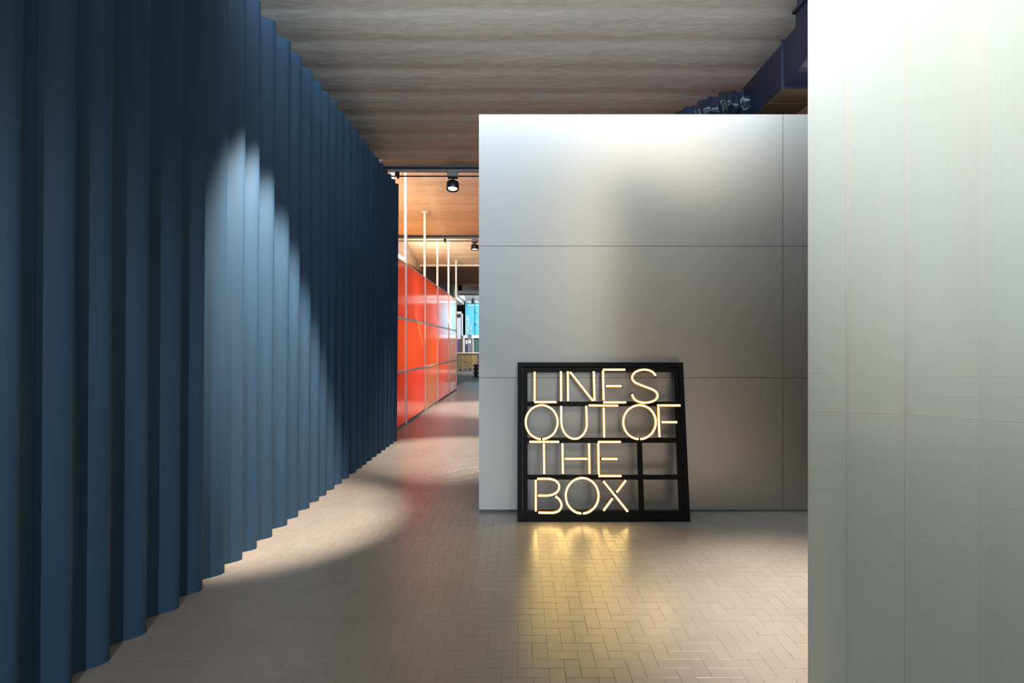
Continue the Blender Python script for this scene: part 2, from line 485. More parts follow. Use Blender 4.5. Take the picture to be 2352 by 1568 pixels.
joints = [0] + [j - 5 for j in joints] + [len(prof)-1]
for a, b in zip(joints, joints[1:]):
    seg = prof[a:b+1]
    m = MB(); k = len(seg)
    lean = lambda z: .030*(z/ZB)
    g0 = .0012
    yy = [q[0] for q in seg]; yy[0] += g0; yy[-1] -= g0
    zs = [.002 + i*(ZB-.002)/6 for i in range(7)]
    vs = [(q[1] + lean(z), y, z) for z in zs for q, y in zip(seg, yy)]
    fs = [(j*k+i, j*k+i+1, (j+1)*k+i+1, (j+1)*k+i) for j in range(6) for i in range(k-1)]
    m.add(vs, fs, 0, True)
    back = -2.20
    top = [(q[1] + lean(ZB), y, ZB) for q, y in zip(seg, yy)]; topb = [(back, y, ZB) for y in yy]
    m.add(top + topb, [(i, i+1, k+i+1, k+i) for i in range(k-1)])
    for e in (0, k-1):
        col = [(seg[e][1] + lean(z), yy[e], z) for z in zs] + [(back, yy[e], zs[-1]), (back, yy[e], zs[0])]
        m.add(col, [tuple(range(len(col))) if e else tuple(range(len(col)))[::-1]])
    m.add([(back, yy[0], zs[0]), (back, yy[-1], zs[0]), (back, yy[-1], ZB), (back, yy[0], ZB)], [(3,2,1,0)])
    m.build('panel', M['blue'], wall_left)

# ------------------------------------------------------------------ wall_back: brushed steel clad partition
WY = 5.2
wall_back = tag(empty('wall_back', (0, WY, 0)), 'brushed steel clad partition behind the neon sign', 'wall', kind='structure')
bx('core', (-.390, WY+.014, .02), (6.2, WY+.32, 3.700), M['core'], wall_back)
bx('plinth', (-.383, WY+.012, 0), (6.2, WY+.31, .02), M['grey_metal'], wall_back)
zj = [.0225, 1.2535, 2.480, 3.711]
xj = [-.398, 2.4375, 5.28, 6.2]
for i in range(3):
    for j in range(3):
        bx('panel', (xj[i] + (.002 if i else 0), WY, zj[j]+(.002 if j else 0)), (xj[i+1]-.002, WY+.012, zj[j+1]-.002), M['steel'], wall_back)
for j in range(3):
    bx('end_panel', (-.398, WY+.0125, zj[j]+(.002 if j else 0)), (-.390, WY+.325, zj[j+1]-.002), M['steel'], wall_back)
bx('coping', (-.390, WY+.0125, 3.7005), (6.2, WY+.325, 3.709), M['steel'], wall_back)

# ------------------------------------------------------------------ wall_right: frosted multiwall sheets
wall_right = tag(empty('wall_right'), 'frosted white translucent multiwall sheet partition in the right foreground', 'wall', kind='structure')
key = [(1858, 2.45), (1948, 2.37), (2083, 2.27), (2255, 2.165), (2420, 2.06), (2650, 1.93), (2950, 1.80), (3500, 1.66), (4200, 1.55), (5200, 1.46)]
pts = [Vector(((px-1198)*d/F_PX, d)) for px, d in key]
SH = 3.72
for i in range(len(pts)-1):
    a, b = pts[i], pts[i+1]
    t = (b-a).normalized(); nrm = Vector((t.y, -t.x))      # towards the room
    L = (b-a).length
    m = MB(); nseg = 12; th = .016
    fr, bk = [], []
    for k in range(nseg+1):
        u = k/nseg
        bow = .003*4*u*(1-u)
        p = a + t*(L*u) + nrm*bow
        fr.append(p); bk.append(p - nrm*th)
    ring = fr + bk[::-1]; q = len(ring)
    m.add([(p.x, p.y, z) for z in (.004, SH) for p in ring], [(k, (k+1) % q, q+(k+1) % q, q+k) for k in range(q)], 0, False)
    for zz, rev in ((.004, True), (SH, False)):
        fcs = []
        for k in range(nseg):
            f = (k, k+1, q-2-k, q-1-k); fcs.append(f[::-1] if rev else f)
        m.add([(p.x, p.y, zz) for p in ring], fcs)
    o = m.build('sheet', M['frost'], wall_right)
    uv = o.data.uv_layers.new(name='UVMap')
    for lp in o.data.loops:
        co = o.data.vertices[lp.vertex_index].co
        uv.data[lp.index].uv = (((Vector((co.x, co.y))-a).dot(t))*45, co.z)
    # the joint at the sheet's left edge: a flat snap profile with two lips
    m = MB()
    w = .004 if i == 0 else .0075
    rot = Matrix.Translation((a.x, a.y, 0)) @ Matrix.Rotation(math.atan2(t.y, t.x), 4, 'Z')
    m.box((-w, -.0015 , .003), (w, .020, SH+.005), 0, rot)
    m.build('joint_strip', M['frost_strip'], wall_right)
    # faint reflected lines, laid on the sheets as thin pale strips
    m = MB()
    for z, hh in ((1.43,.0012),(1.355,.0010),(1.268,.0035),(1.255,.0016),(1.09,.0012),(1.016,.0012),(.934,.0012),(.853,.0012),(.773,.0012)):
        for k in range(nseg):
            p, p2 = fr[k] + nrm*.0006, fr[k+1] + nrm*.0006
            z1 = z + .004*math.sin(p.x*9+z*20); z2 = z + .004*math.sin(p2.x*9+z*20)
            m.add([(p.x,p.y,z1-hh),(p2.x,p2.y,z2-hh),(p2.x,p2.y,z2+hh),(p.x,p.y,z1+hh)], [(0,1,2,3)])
    m.build('reflection_line', M['frost_strip'], wall_right)

# unseen dark boards added behind the sheets to darken the steel's reflection
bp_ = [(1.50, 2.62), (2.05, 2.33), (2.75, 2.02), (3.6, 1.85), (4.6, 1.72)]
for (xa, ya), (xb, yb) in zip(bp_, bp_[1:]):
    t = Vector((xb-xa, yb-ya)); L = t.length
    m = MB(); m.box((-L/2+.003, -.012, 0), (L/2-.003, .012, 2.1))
    o = m.build('shade_board', M['dark_board'], wall_right, 0, ((xa+xb)/2, (ya+yb)/2, .002))
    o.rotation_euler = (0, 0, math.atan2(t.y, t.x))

# ------------------------------------------------------------------ facade behind the camera with the two windows
wf = MB()
for lo, hi in (((-12,-6.9,0),(-2.05,-6.5,5.4)), ((.15,-6.9,0),(1.85,-6.5,5.4)), ((4.95,-6.9,0),(12,-6.5,5.4)),
               ((-2.05,-6.9,0),(.15,-6.5,1.35)), ((1.85,-6.9,0),(4.95,-6.5,1.35)), ((-2.05,-6.9,4.45),(.15,-6.5,5.4)), ((1.85,-6.9,4.45),(4.95,-6.5,5.4))):
    wf.box(lo, hi)
tag(wf.build('wall_front', M['hall']), 'dark facade wall behind the camera position', 'wall', kind='structure')
wb = MB(); wb.box((-12, 44, 0), (12, 44.2, 5.4))
tag(wb.build('wall_far', M['hall']), 'dark end wall of the hall beyond the display booths', 'wall', kind='structure')

for nm, x in (('wall_west', -12), ('wall_east', 12)):
    wb = MB(); wb.box((x-.2, -6.9, 0), (x+.2, 44.2, 4.5))
    tag(wb.build(nm, M['hall']), 'dark side wall closing the hall on its ' + ('left' if x < 0 else 'right'), 'wall', kind='structure')

# ================================================================== THINGS
# ------------------------------------------------------------------ neon sign leaning on the steel wall
sign = tag(empty('neon_sign', (0, 4.91, .0025)), 'square black framed neon sign reading LINES OUT OF THE BOX, leaning on steel wall', 'neon sign')
sign.rotation_euler = (math.atan2(.22, 1.398) * -1, 0, 0)     # local: x right, y into the wall, z up the slope
DEP = .055
def frame_bars(name, x0, x1, z0, z1, w, y0, y1, bev=.003):
    m = MB()
    o = [(x0,z0),(x1,z0),(x1,z1),(x0,z1)]; i = [(x0+w,z0+w),(x1-w,z0+w),(x1-w,z1-w),(x0+w,z1-w)]
    vs = [(x,y0,z) for x,z in o] + [(x,y0,z) for x,z in i] + [(x,y1,z) for x,z in o] + [(x,y1,z) for x,z in i]
    fs = []
    for k in range(4):
        n = (k+1) % 4
        fs += [(k, n, 4+n, 4+k), (8+n, 8+k, 12+k, 12+n), (n, k, 8+k, 8+n), (4+k, 4+n, 12+n, 12+k)]
    m.add(vs, fs)
    return m.build(name, M['black'], sign, bev)
U0, U1, V1 = -.036, 1.4875, 1.4138
frame_bars('outer_frame', U0, U1, 0, V1, .041, 0, DEP)
frame_bars('inner_frame', U0+.046, U1-.046, .046, V1-.046, .043, .010, .045, .002)
for v0, v1 in ((.3594, .401), (.683, .7286), (1.0125, 1.0538)):
    m = MB(); m.box((U0+.0895, .012, v0), (U1-.0895, .043, v1)); m.build('crossbar', M['black'], sign, .002)
for v0, v1 in ((.0890, .3594), (.401, .683)):
    m = MB(); m.box((1.0435, .012, v0), (1.0875, .043, v1)); m.build('upright_bar', M['black'], sign, .002)

def strip(m, pts, hw, y0, y1, ext=0.0, mi=0, round_=False):
    """a flat channel of half width hw following pts in the sign's plane"""
    P = [Vector((u, v)) for u, v in pts]
    if ext:
        P[0] = P[0] - (P[1]-P[0]).normalized()*ext; P[-1] = P[-1] + (P[-1]-P[-2]).normalized()*ext
    lft, rgt = [], []
    for i, p in enumerate(P):
        t = (P[min(i+1, len(P)-1)] - P[max(i-1, 0)]).normalized()
        nn = Vector((-t.y, t.x))
        lft.append(p + nn*hw); rgt.append(p - nn*hw)
    n = len(P)
    vs = [(q.x, y0, q.y) for q in lft] + [(q.x, y0, q.y) for q in rgt] + [(q.x, y1, q.y) for q in lft] + [(q.x, y1, q.y) for q in rgt]
    fs = []
    for i in range(n-1):
        fs += [(i, n+i, n+i+1, i+1), (2*n+i, 2*n+i+1, 3*n+i+1, 3*n+i), (i, i+1, 2*n+i+1, 2*n+i), (n+i, 3*n+i, 3*n+i+1, n+i+1)]
    fs += [(0, 2*n, 3*n, n), (n-1, 2*n-1, 4*n-1, 3*n-1)]
    m.add(vs, fs, mi)

def smooth(st):
    """Catmull-Rom through the points of a bent tube"""
    if len(st) < 4: return st
    out = []
    P = [Vector(p) for p in st]
    for i in range(len(P)-1):
        a, b, c, d = P[max(i-1,0)], P[i], P[i+1], P[min(i+2, len(P)-1)]
        for k in range(3):
            t = k/3
            q = .5*((2*b) + (c-a)*t + (2*a-5*b+4*c-d)*t*t + (3*b-a-3*c+d)*t**3)
            out.append((q.x, q.y))
    out.append(tuple(st[-1]))
    return out

def neon_tube(m, pts, hw, y0, y1):
    """D-shaped silicone tube: bright front lens, amber flanks"""
    P = [Vector(p) for p in pts]; n = len(P)
    sec = [(-1, 1), (-1, .35), (-.68, .12), (-.32, .02), (.32, .02), (.68, .12), (1, .35), (1, 1)]
    mi = [2, 2, 1, 0, 1, 2, 2]
    rows = []
    for i, p in enumerate(P):
        t = (P[min(i+1, n-1)] - P[max(i-1, 0)]).normalized()
        nn = Vector((-t.y, t.x))
        rows.append([(p.x + nn.x*s*hw, y0 + (y1-y0)*d, p.y + nn.y*s*hw) for s, d in sec])
    q = len(sec)
    base = len(m.v); m.v += [v for r in rows for v in r]
    for i in range(n-1):
        for k in range(q-1):
            f = (base+i*q+k, base+(i+1)*q+k, base+(i+1)*q+k+1, base+i*q+k+1)
            m.f.append(f); m.m.append(mi[k]); m.sm.append(False)
    for i in (0, n-1):
        m.f.append(tuple(base+i*q+k for k in range(q))); m.m.append(2); m.sm.append(False)

LETTERS = [
    ('L', [[(0.120, 1.324), (0.119, 1.053)], [(0.117, 1.049), (0.318, 1.049)]]),
    ('I', [[(0.361, 1.329), (0.360, 1.058)]]),
    ('N', [[(0.425, 1.329), (0.424, 1.058)], [(0.447, 1.322), (0.650, 1.06)], [(0.663, 1.329), (0.665, 1.06)]]),
    ('E', [[(0.748, 1.335), (0.748, 1.064)], [(0.747, 1.345), (0.952, 1.345)], [(0.771, 1.194), (0.914, 1.194)], [(0.744, 1.046), (0.951, 1.046)]]),
    ('S', [[(1.231, 1.289), (1.212, 1.316), (1.184, 1.335), (1.147, 1.344), (1.111, 1.344), (1.069, 1.335), (1.035, 1.314), (1.015, 1.282), (1.019, 1.251), (1.044, 1.225), (1.096, 1.202), (1.152, 1.181), (1.200, 1.161), (1.229, 1.139), (1.241, 1.113), (1.232, 1.082), (1.200, 1.058), (1.153, 1.045), (1.111, 1.043), (1.060, 1.054), (1.024, 1.080), (1.008, 1.121)]]),
    ('O', [[(0.188, 0.716), (0.213, 0.720), (0.236, 0.728), (0.258, 0.740), (0.278, 0.755), (0.295, 0.774), (0.309, 0.796), (0.318, 0.820), (0.324, 0.845), (0.326, 0.871), (0.324, 0.897), (0.317, 0.922), (0.306, 0.946), (0.292, 0.967), (0.274, 0.986), (0.254, 1.000), (0.231, 1.011), (0.207, 1.018), (0.183, 1.020), (0.158, 1.018), (0.134, 1.011), (0.111, 1.000), (0.091, 0.986), (0.073, 0.967), (0.058, 0.946), (0.047, 0.922), (0.040, 0.897), (0.038, 0.871), (0.039, 0.845), (0.045, 0.820), (0.054, 0.796), (0.068, 0.774), (0.084, 0.755), (0.104, 0.740), (0.126, 0.728), (0.149, 0.720), (0.173, 0.716)]]),
    ('U', [[(0.360, 1.012), (0.360, 0.920), (0.361, 0.858), (0.373, 0.802), (0.398, 0.759), (0.433, 0.730), (0.474, 0.719), (0.515, 0.726), (0.555, 0.755), (0.580, 0.797), (0.590, 0.843), (0.590, 0.920), (0.588, 1.014)]]),
    ('T', [[(0.610, 1.018), (0.878, 1.016)], [(0.746, 0.997), (0.745, 0.731)]]),
    ('O', [[(1.071, 0.716), (1.096, 0.720), (1.120, 0.728), (1.143, 0.740), (1.163, 0.755), (1.181, 0.774), (1.195, 0.796), (1.206, 0.820), (1.213, 0.845), (1.215, 0.871), (1.214, 0.897), (1.207, 0.922), (1.197, 0.946), (1.183, 0.967), (1.166, 0.986), (1.145, 1.000), (1.123, 1.011), (1.098, 1.018), (1.073, 1.020), (1.048, 1.018), (1.023, 1.011), (1.0, 1.000), (0.978, 0.986), (0.959, 0.967), (0.944, 0.946), (0.932, 0.922), (0.924, 0.897), (0.921, 0.871), (0.922, 0.845), (0.927, 0.820), (0.936, 0.796), (0.949, 0.774), (0.965, 0.755), (0.985, 0.740), (1.007, 0.728), (1.031, 0.720), (1.055, 0.716)]]),
    ('F', [[(1.244, 1.002), (1.244, 0.734)], [(1.234, 1.018), (1.444, 1.018)], [(1.268, 0.867), (1.407, 0.867)]]),
    ('T', [[(0.070, 0.692), (0.337, 0.692)], [(0.201, 0.676), (0.202, 0.409)]]),
    ('H', [[(0.368, 0.678), (0.369, 0.410)], [(0.388, 0.542), (0.588, 0.542)], [(0.607, 0.678), (0.607, 0.410)]]),
    ('E', [[(0.690, 0.679), (0.689, 0.407)], [(0.689, 0.691), (0.894, 0.691)], [(0.717, 0.541), (0.861, 0.541)], [(0.686, 0.392), (0.891, 0.392)]]),
    ('B', [[(0.126, 0.358), (0.126, 0.088)], [(0.140, 0.366), (0.205, 0.367), (0.256, 0.365), (0.302, 0.351), (0.330, 0.321), (0.334, 0.287), (0.316, 0.253), (0.275, 0.230), (0.225, 0.222), (0.146, 0.222)], [(0.300, 0.216), (0.330, 0.192), (0.350, 0.159), (0.352, 0.125), (0.331, 0.093), (0.294, 0.077), (0.244, 0.074), (0.149, 0.076)]]),
    ('O', [[(0.543, 0.068), (0.567, 0.072), (0.591, 0.079), (0.613, 0.092), (0.633, 0.107), (0.651, 0.126), (0.665, 0.148), (0.675, 0.172), (0.681, 0.198), (0.683, 0.224), (0.681, 0.250), (0.674, 0.275), (0.664, 0.299), (0.650, 0.320), (0.632, 0.339), (0.612, 0.354), (0.589, 0.365), (0.565, 0.371), (0.540, 0.374), (0.515, 0.371), (0.491, 0.365), (0.468, 0.354), (0.447, 0.339), (0.429, 0.320), (0.414, 0.299), (0.403, 0.275), (0.395, 0.250), (0.392, 0.224), (0.394, 0.198), (0.399, 0.172), (0.408, 0.148), (0.422, 0.126), (0.438, 0.107), (0.458, 0.092), (0.48, 0.079), (0.503, 0.072), (0.528, 0.068)]]),
    ('X', [[(0.728, 0.348), (0.938, 0.085)], [(0.930, 0.354), (0.845, 0.249)], [(0.807, 0.198), (0.725, 0.093)]]),
]

for ch, strokes in LETTERS:
    b = MB()
    for st in strokes:
        strip(b, smooth(st), .0135, .014, .024, .012)
    bo = b.build('letter', M['black_soft'], sign)
    t = MB()
    for st in strokes:
        neon_tube(t, smooth(st), .0115, -.004, .014)
    to = t.build('neon_tube', [M['neon_front'], M['neon_mid'], M['neon_side']], bo)
    bo['label'] = 'glowing warm white neon letter ' + ch

# ------------------------------------------------------------------ orange booth wall with posts
OX = -2.30
booth = tag(empty('booth_partition', (OX, 9.0, 0)), 'orange red translucent panel wall with silver rails and tall white posts', 'partition')
seam = [8.97, 11.07, 13.26, 15.25, 17.58, 19.60]
rows_ = [(.05, 1.03), (1.07, 2.06), (2.10, 3.165)]
cmap = [[0, 1, 3], [0, 1, 3], [2, 4, 1], [1, 3, 3], [2, 2, 2]]
for i in range(5):
    for j, (z0, z1) in enumerate(rows_):
        o = bx('sheet', (OX-.010, seam[i]+.022, z0), (OX+.006, seam[i+1]-.022, z1), ORANGES[cmap[i][j]], booth)
        uv = o.data.uv_layers.new(name='UVMap')
        for lp in o.data.loops:
            co = o.data.vertices[lp.vertex_index].co
            uv.data[lp.index].uv = (co.y*5.0, co.z)
        if j < 2:
            bx('rail', (OX-.02, seam[i]+.022, z1), (OX+.016, seam[i+1]-.022, z1+.04), M['alu'], booth, .002)
    bx('top_rail', (OX-.02, seam[i]+.022, 3.165), (OX+.012, seam[i+1]-.022, 3.185), M['post'], booth)
    bx('base_rail', (OX-.03, seam[i]+.022, 0), (OX+.004, seam[i+1]-.022, .05), M['grey_metal'], booth)
for y in seam + [9.96]:
    ct_ = ceil_z(y)
    q = bx('post', (OX-.03, y-.026, 0 if y != 9.96 else 3.19), (OX+.024, y+.026, ct_-.012), M['post'], booth, .003)
    bx('flange', (OX-.09, y-.09, ct_-.012), (OX+.085, y+.09, ct_+.004), M['post'], q)
bx('light_baffle', (OX-2.6, 8.90, .0), (OX+.02, 8.93, 4.30), M['core'], booth)  # unseen board added to keep booth light off the near ceiling
bx('tint_sheet', (OX-1.6, 8.95, 3.135), (OX-.05, 19.62, 3.15), BOOTH_TINT, booth)  # unseen sheet added to turn the light on the ceiling orange
bx('back_board', (OX-1.64, 8.95, 0), (OX-1.61, 19.62, 3.15), M['white'], booth)
bx('end_sheet', (OX-1.6, 19.64, .05), (OX-.03, 19.655, 3.16), ORANGES[1], booth)

# ------------------------------------------------------------------ lighting tracks with spotlights
def track(y, label):
    zc = EZ
    root = tag(empty('lighting_track', (-1.3, y-.03, zc)), label, 'light track', 'lighting tracks across the hall')
    x0, x1 = XL, 2.2
    bx('rail', (x0, y-.06, 4.408), (x1, y-.005, 4.447), M['grey_metal'], root)
    bx('edge_shade', (x0, y-.075, 4.447), (x1, y+.01, EZ+.006), M['black'], root)  # shade along the ceiling edge, put in as a black strip
    m = MB(); m.tube([(x0+1.3, .05, 4.355-zc), (x1+1.3, .05, 4.355-zc)], .012, 8); m.build('conduit', M['black'], root)
    for x in (-2.05, -.1, 1.6):
        m = MB(); m.box((x+1.3-.03, 0, 4.345-zc), (x+1.3+.03, .06, 4.41-zc)); m.build('clip', M['black'], root)
        m = MB(); m.tube([(x+1.3, .02, 4.35-zc), (x+1.3+.02, .02, 4.31-zc)], .018, 8); m.build('clip_knob', M['black'], root)
    return root
def lamp(x, y, label, tilt=12):
    root = tag(empty('track_spotlight', (x, y-.06, 4.358)), label, 'spotlight', 'spotlights on the tracks')
    m = MB(); m.box((-.085, -.05, -.040), (.085, .03, .048)); m.build('adaptor', M['grey_metal'], root, .006)
    m = MB(); m.box((-.078, -.045, -.068), (.085, .028, -.042)); m.build('adaptor_base', M['black'], root, .004)
    m = MB(); m.tube([(.01,0,-.06),(.005,0,-.085),(-.03,0,-.10),(-.065,0,-.115),(-.075,0,-.14),(-.075,0,-.17)], .015, 10); m.build('arm', M['black'], root)
    rot = Matrix.Rotation(R(-tilt), 4, 'X')
    c = (0, 0, -.185)
    m = MB(); m.lathe([(.0,.062),(.088,.062),(.100,.056),(.103,.045),(.103,-.062),(.098,-.068),(.090,-.062),(.072,-.040),(.0,-.036)], c, 36, 0, rot)
    hd = m.build('head', M['black_soft'], root)
    m = MB(); m.lathe([(.0,-.050),(.070,-.050),(.074,-.043)], c, 32, 0, rot); m.build('lens', M['lens'], hd)
    return root
track(9.2, 'grey and black lighting track under the ceiling edge, nearest, above the passage')
track(14.9, 'second lighting track, farther down the passage where the ceiling turns pale yellow')
lamp(-1.13, 9.2, 'black track spotlight with lit lens on the nearer track, left of the steel wall')
lamp(-1.245, 14.9, 'small black track spotlight on the farther track, partly cut by the steel wall edge', 6)

# ------------------------------------------------------------------ duct over the steel wall
duct = tag(empty('air_duct', (2.88, 5.7, 4.17)), 'dark navy rectangular air duct under the ceiling above the steel wall', 'duct')
dz0, dz1 = 4.17, 4.62
bx('duct_section', (2.64, 5.64, dz0), (3.11, 6.75, dz1), M['navy'], duct, .004)
bx('flange', (2.622, 5.615, dz0-.02), (3.13, 5.64, dz1+.02), M['flange'], duct, .002)
def sect(mb, rows, mi=0):
    vs = []
    for (xa, xb, y, za, zb) in rows: vs += [(xa,y,za),(xb,y,za),(xb,y,zb),(xa,y,zb)]
    fs = [(3,2,1,0)]
    for i in range(len(rows)-1):
        for k in range(4): fs.append((i*4+k, i*4+(k+1)%4, (i+1)*4+(k+1)%4, (i+1)*4+k))
    q = 4*(len(rows)-1); fs.append((q,q+1,q+2,q+3))
    o = Vector((2.88, 5.7, 4.17))
    mb.add([Vector(p)-o for p in vs], [f[::-1] for f in fs], mi)
# elbow turning up into a riser that meets the ceiling
def loop(mb, rows):
    """skin four-cornered sections given as corner lists"""
    vs = [Vector(p) - Vector((2.88, 5.7, 4.17)) for r_ in rows for p in r_]
    fs = [(0,1,2,3)]
    for i in range(len(rows)-1):
        for k in range(4): fs.append((i*4+k, (i+1)*4+k, (i+1)*4+(k+1)%4, i*4+(k+1)%4))
    q = 4*(len(rows)-1); fs.append((q+3,q+2,q+1,q))
    mb.add(vs, fs)
def ring(y0, z0, y1, z1, g=0):
    return [(2.64-g, y0, z0), (3.11+g, y0, z0), (3.11+g, y1, z1), (2.64-g, y1, z1)]
rows = [ring(5.614, 4.17, 5.614, 4.62)]
for k in range(13):
    t = R(90)*k/12
    rows.append(ring(5.40-.48*math.sin(t), 4.65-.48*math.cos(t), 5.40-.03*math.sin(t), 4.65-.03*math.cos(t)))
m = MB(); loop(m, rows); m.build('elbow', M['navy'], duct)
m = MB(); loop(m, [ring(4.92, 4.652, 5.37, 4.652), ring(4.92, 4.752, 5.37, 4.752)]); m.build('riser', M['navy'], duct)
bx('flange', (2.615, 4.895, 4.7535), (3.135, 5.395, 4.785), M['flange'], duct, .002)
m = MB(); loop(m, [ring(4.93, 4.7865, 5.36, 4.7865, -.008), ring(4.93, 5.175, 5.36, 5.105, -.008)]); m.build('riser', M['navy'], duct)
for x in (3.0,):
    m = MB(); m.tube([(x-2.88, .6, dz1-4.17), (x-2.88, .6, ceil_z(6.3)+.01-4.17)], .006, 8); m.build('hanger_rod', M['flange'], duct)
for y0, y1 in ((5.66, 6.0), (6.006, 6.35), (6.356, 6.74)):
    bx('bottom_panel', (2.648, y0, 4.160), (3.102, y1, 4.1695), M['bare_steel'], duct, .002)
# plastic-wrapped flexible hose leaving the duct's far end
rnd = random.Random(3)
path = [Vector(p) for p in ((2.86,6.55,4.40),(2.60,6.62,4.405),(2.42,6.66,4.40),(2.22,6.72,4.34),(2.02,6.80,4.27),(1.80,6.9,4.16),(1.55,7.05,4.0),(1.35,7.25,3.75))]
P = []
for i in range(len(path)-1):
    for k in range(12): P.append(path[i].lerp(path[i+1], k/12))
P.append(path[-1])
hm = MB(); nn = 28; vs = []
for i, p in enumerate(P):
    t = (P[min(i+1, len(P)-1)] - P[max(i-1, 0)]).normalized()
    u = Vector((0,0,1)); u = (u - t*u.dot(t)).normalized(); w = t.cross(u)
    band = .88 if i % 13 in (0, 1) else 1.0
    for k in range(nn):
        a = 2*math.pi*k/nn
        r = .165*band*(1 + .055*math.sin(3*a + i*.9) + .05*math.sin(5*a - i*.45) + rnd.uniform(-.045, .045))
        vs.append(p + (u*math.cos(a) + w*math.sin(a))*r - Vector((2.88,5.7,4.17)))
fs = [(i*nn+k, i*nn+(k+1)%nn, (i+1)*nn+(k+1)%nn, (i+1)*nn+k) for i in range(len(P)-1) for k in range(nn)]
hm.add(vs, fs, 0, True)
o = hm.build('flexible_hose', M['wrap'], duct)
o['label'] = 'crumpled shiny black plastic wrapped hose'
for i in (24, 50):
    m = MB(); m.lathe([(.170,-.02),(.178,-.012),(.178,.012),(.170,.02)], P[i]-Vector((2.88,5.7,4.17)), 24, 0, (P[i+1]-P[i]).to_track_quat('Z','Y').to_matrix().to_4x4())
    m.build('tape_band', M['cable'], duct)

# cables on the wall head
cab = tag(empty('power_cable', (3.1, 5.42, 3.73)), 'thin black power cables with plug lying on top of steel wall by duct', 'cable')
m = MB(); m.tube([(-.42,.0,-.010),(-.25,.01,-.008),(-.10,.0,.010),(.3,.02,.03),(.9,.03,.03)], .008, 8); m.build('cord', M['cable'], cab)
m = MB(); m.tube([(-.55,.12,.085),(-.2,.10,.10),(.2,.12,.11),(.9,.12,.09)], .007, 8); m.build('cord', M['cable'], cab)
m = MB(); m.box((-.035,-.035,-.019),(.16,.05,.055)); m.build('plug', M['cable'], cab, .008)
m = MB(); m.add([(-.49,-.03,-.018),(-.41,-.03,-.018),(-.41,.02,.03),(-.44,.0,.045),(-.47,-.02,.0)], [(0,1,2,3,4)]); m.box((-.49,-.03,-.0205),(-.40,.01,-.008)); m.build('cable_tag', M['tag'], cab)

# ------------------------------------------------------------------ pipes crossing the far bays
for y, z, r_, lab in ((19.94, 4.43, .045, 'white pipe crossing the ceiling with bent left end, nearest of the pipes'),
                      (26.04, 4.43, .040, 'thin white pipe crossing the dark far ceiling, behind the bent one'),
                      (31.54, 4.43, .035, 'pale pipe crossing high above the wooden crate, farthest but one'),
                      (36.6, 4.43, .05, 'farthest pale pipe just above the teal banner')):
    m = MB()
    if y < 22: pp = [(-3.92,0,-.55),(-3.90,0,-.25),(-3.80,0,-.08),(-3.6,0,0),(4,0,0)]
    else: pp = [(-3.6,0,0),(4,0,0)]
    rt = tag(empty('ceiling_pipe', (0, y, z)), lab, 'pipe', 'pipes under the ceiling')
    m.tube(pp, r_, 10); m.build('pipe', M['pipe'], rt)
    for x in (-3.0, .5, 3.0):
        m = MB(); m.box((x-.02, -.02, r_*.8), (x+.02, .02, ceil_z(y)+.01-z)); m.build('hanger', M['pipe'], rt)
# pendant downlights
for px, y, lab in ((1057, 29.0, 'dark blue cylinder ceiling downlight, left and nearer of the two'), (1086.5, 35.5, 'dark blue cylinder ceiling downlight right above the teal banner')):
    x = (px-1198)*y/F_PX
    rt = tag(empty('ceiling_downlight', (x, y, ceil_z(y)-.3)), lab, 'downlight', 'far cylinder downlights')
    m = MB(); m.lathe([(0,.15),(.095,.15),(.10,.14),(.10,-.16),(.085,-.165),(.08,-.12),(0,-.12)], (0,0,0), 20); m.build('can', M['navy'], rt)
    m = MB(); m.tube([(0,0,.14),(0,0,.31)], .012, 8); m.build('stem', M['navy'], rt)
rt = tag(empty('tube_lamp', (-2.35, 27.5, 4.40)), 'short white tube lamp hanging under the dark far ceiling', 'lamp')
m = MB(); m.tube([(-.12,0,0),(.9,0,0)], .075, 14); m.build('tube', M['white'], rt)
for x in (0, .7):
    m = MB(); m.box((x,-.01,.06),(x+.03,.01,ceil_z(27.5)-.002-4.40)); m.build('bracket', M['white'], rt)

# ------------------------------------------------------------------ far display booths
bt = tag(empty('display_booth', (-3.2, 37, 0)), 'far booth with teal DESIGN banner over dark and green openings', 'booth')
BY = 37.2
bx('banner', (-3.76, BY, 2.27), (0.8, BY+.25, 4.42), M['teal'], bt)
bx('banner_stripe', (-3.17, BY-.01, 2.27), (-3.06, BY+.004, 4.44), M['teal_dark'], bt)
bx('fascia', (-3.90, BY-.04, 2.06), (0.8, BY+.25, 2.265), M['white'], bt)
bx('side_board', (-3.92, BY-.02, 1.0), (-3.80, BY+.25, 2.06), M['cream'], bt)
bx('dark_panel', (-3.80, BY+.15, .05), (-3.30, BY+.25, 2.06), M['dark_grey'], bt)
bx('green_panel', (-3.22, BY+.15, .05), (0.7, BY+.25, 2.06), M['green'], bt)
bx('jamb', (-3.28, BY-.02, .0), (-3.22, BY+.15, 2.06), M['cream'], bt)
for z in (3.72, 2.94):
    bx('clip', (-3.12, BY-.06, z), (-2.95, BY-.012, z+.12), M['teal_dark'], bt)
    bx('clip_cap', (-3.02, BY-.10, z+.10), (-2.93, BY-.061, z+.17), M['white'], bt)
def word(txt, size, loc, mat, name):
    cu = bpy.data.curves.new(name, 'FONT'); cu.body = txt; cu.size = size; cu.extrude = .006
    tmp = bpy.data.objects.new(name, cu)
    COL.objects.link(tmp)
    dg = bpy.context.evaluated_depsgraph_get()
    me = bpy.data.meshes.new_from_object(tmp.evaluated_get(dg))
    bpy.data.objects.remove(tmp)
    me.materials.clear(); me.materials.append(mat)
    o = bpy.data.objects.new(name, me); COL.objects.link(o); o.parent = bt
    o.location = Vector(loc) - bt.location
    o.rotation_euler = Euler((R(90), R(-90), 0), 'XYZ')
    return o
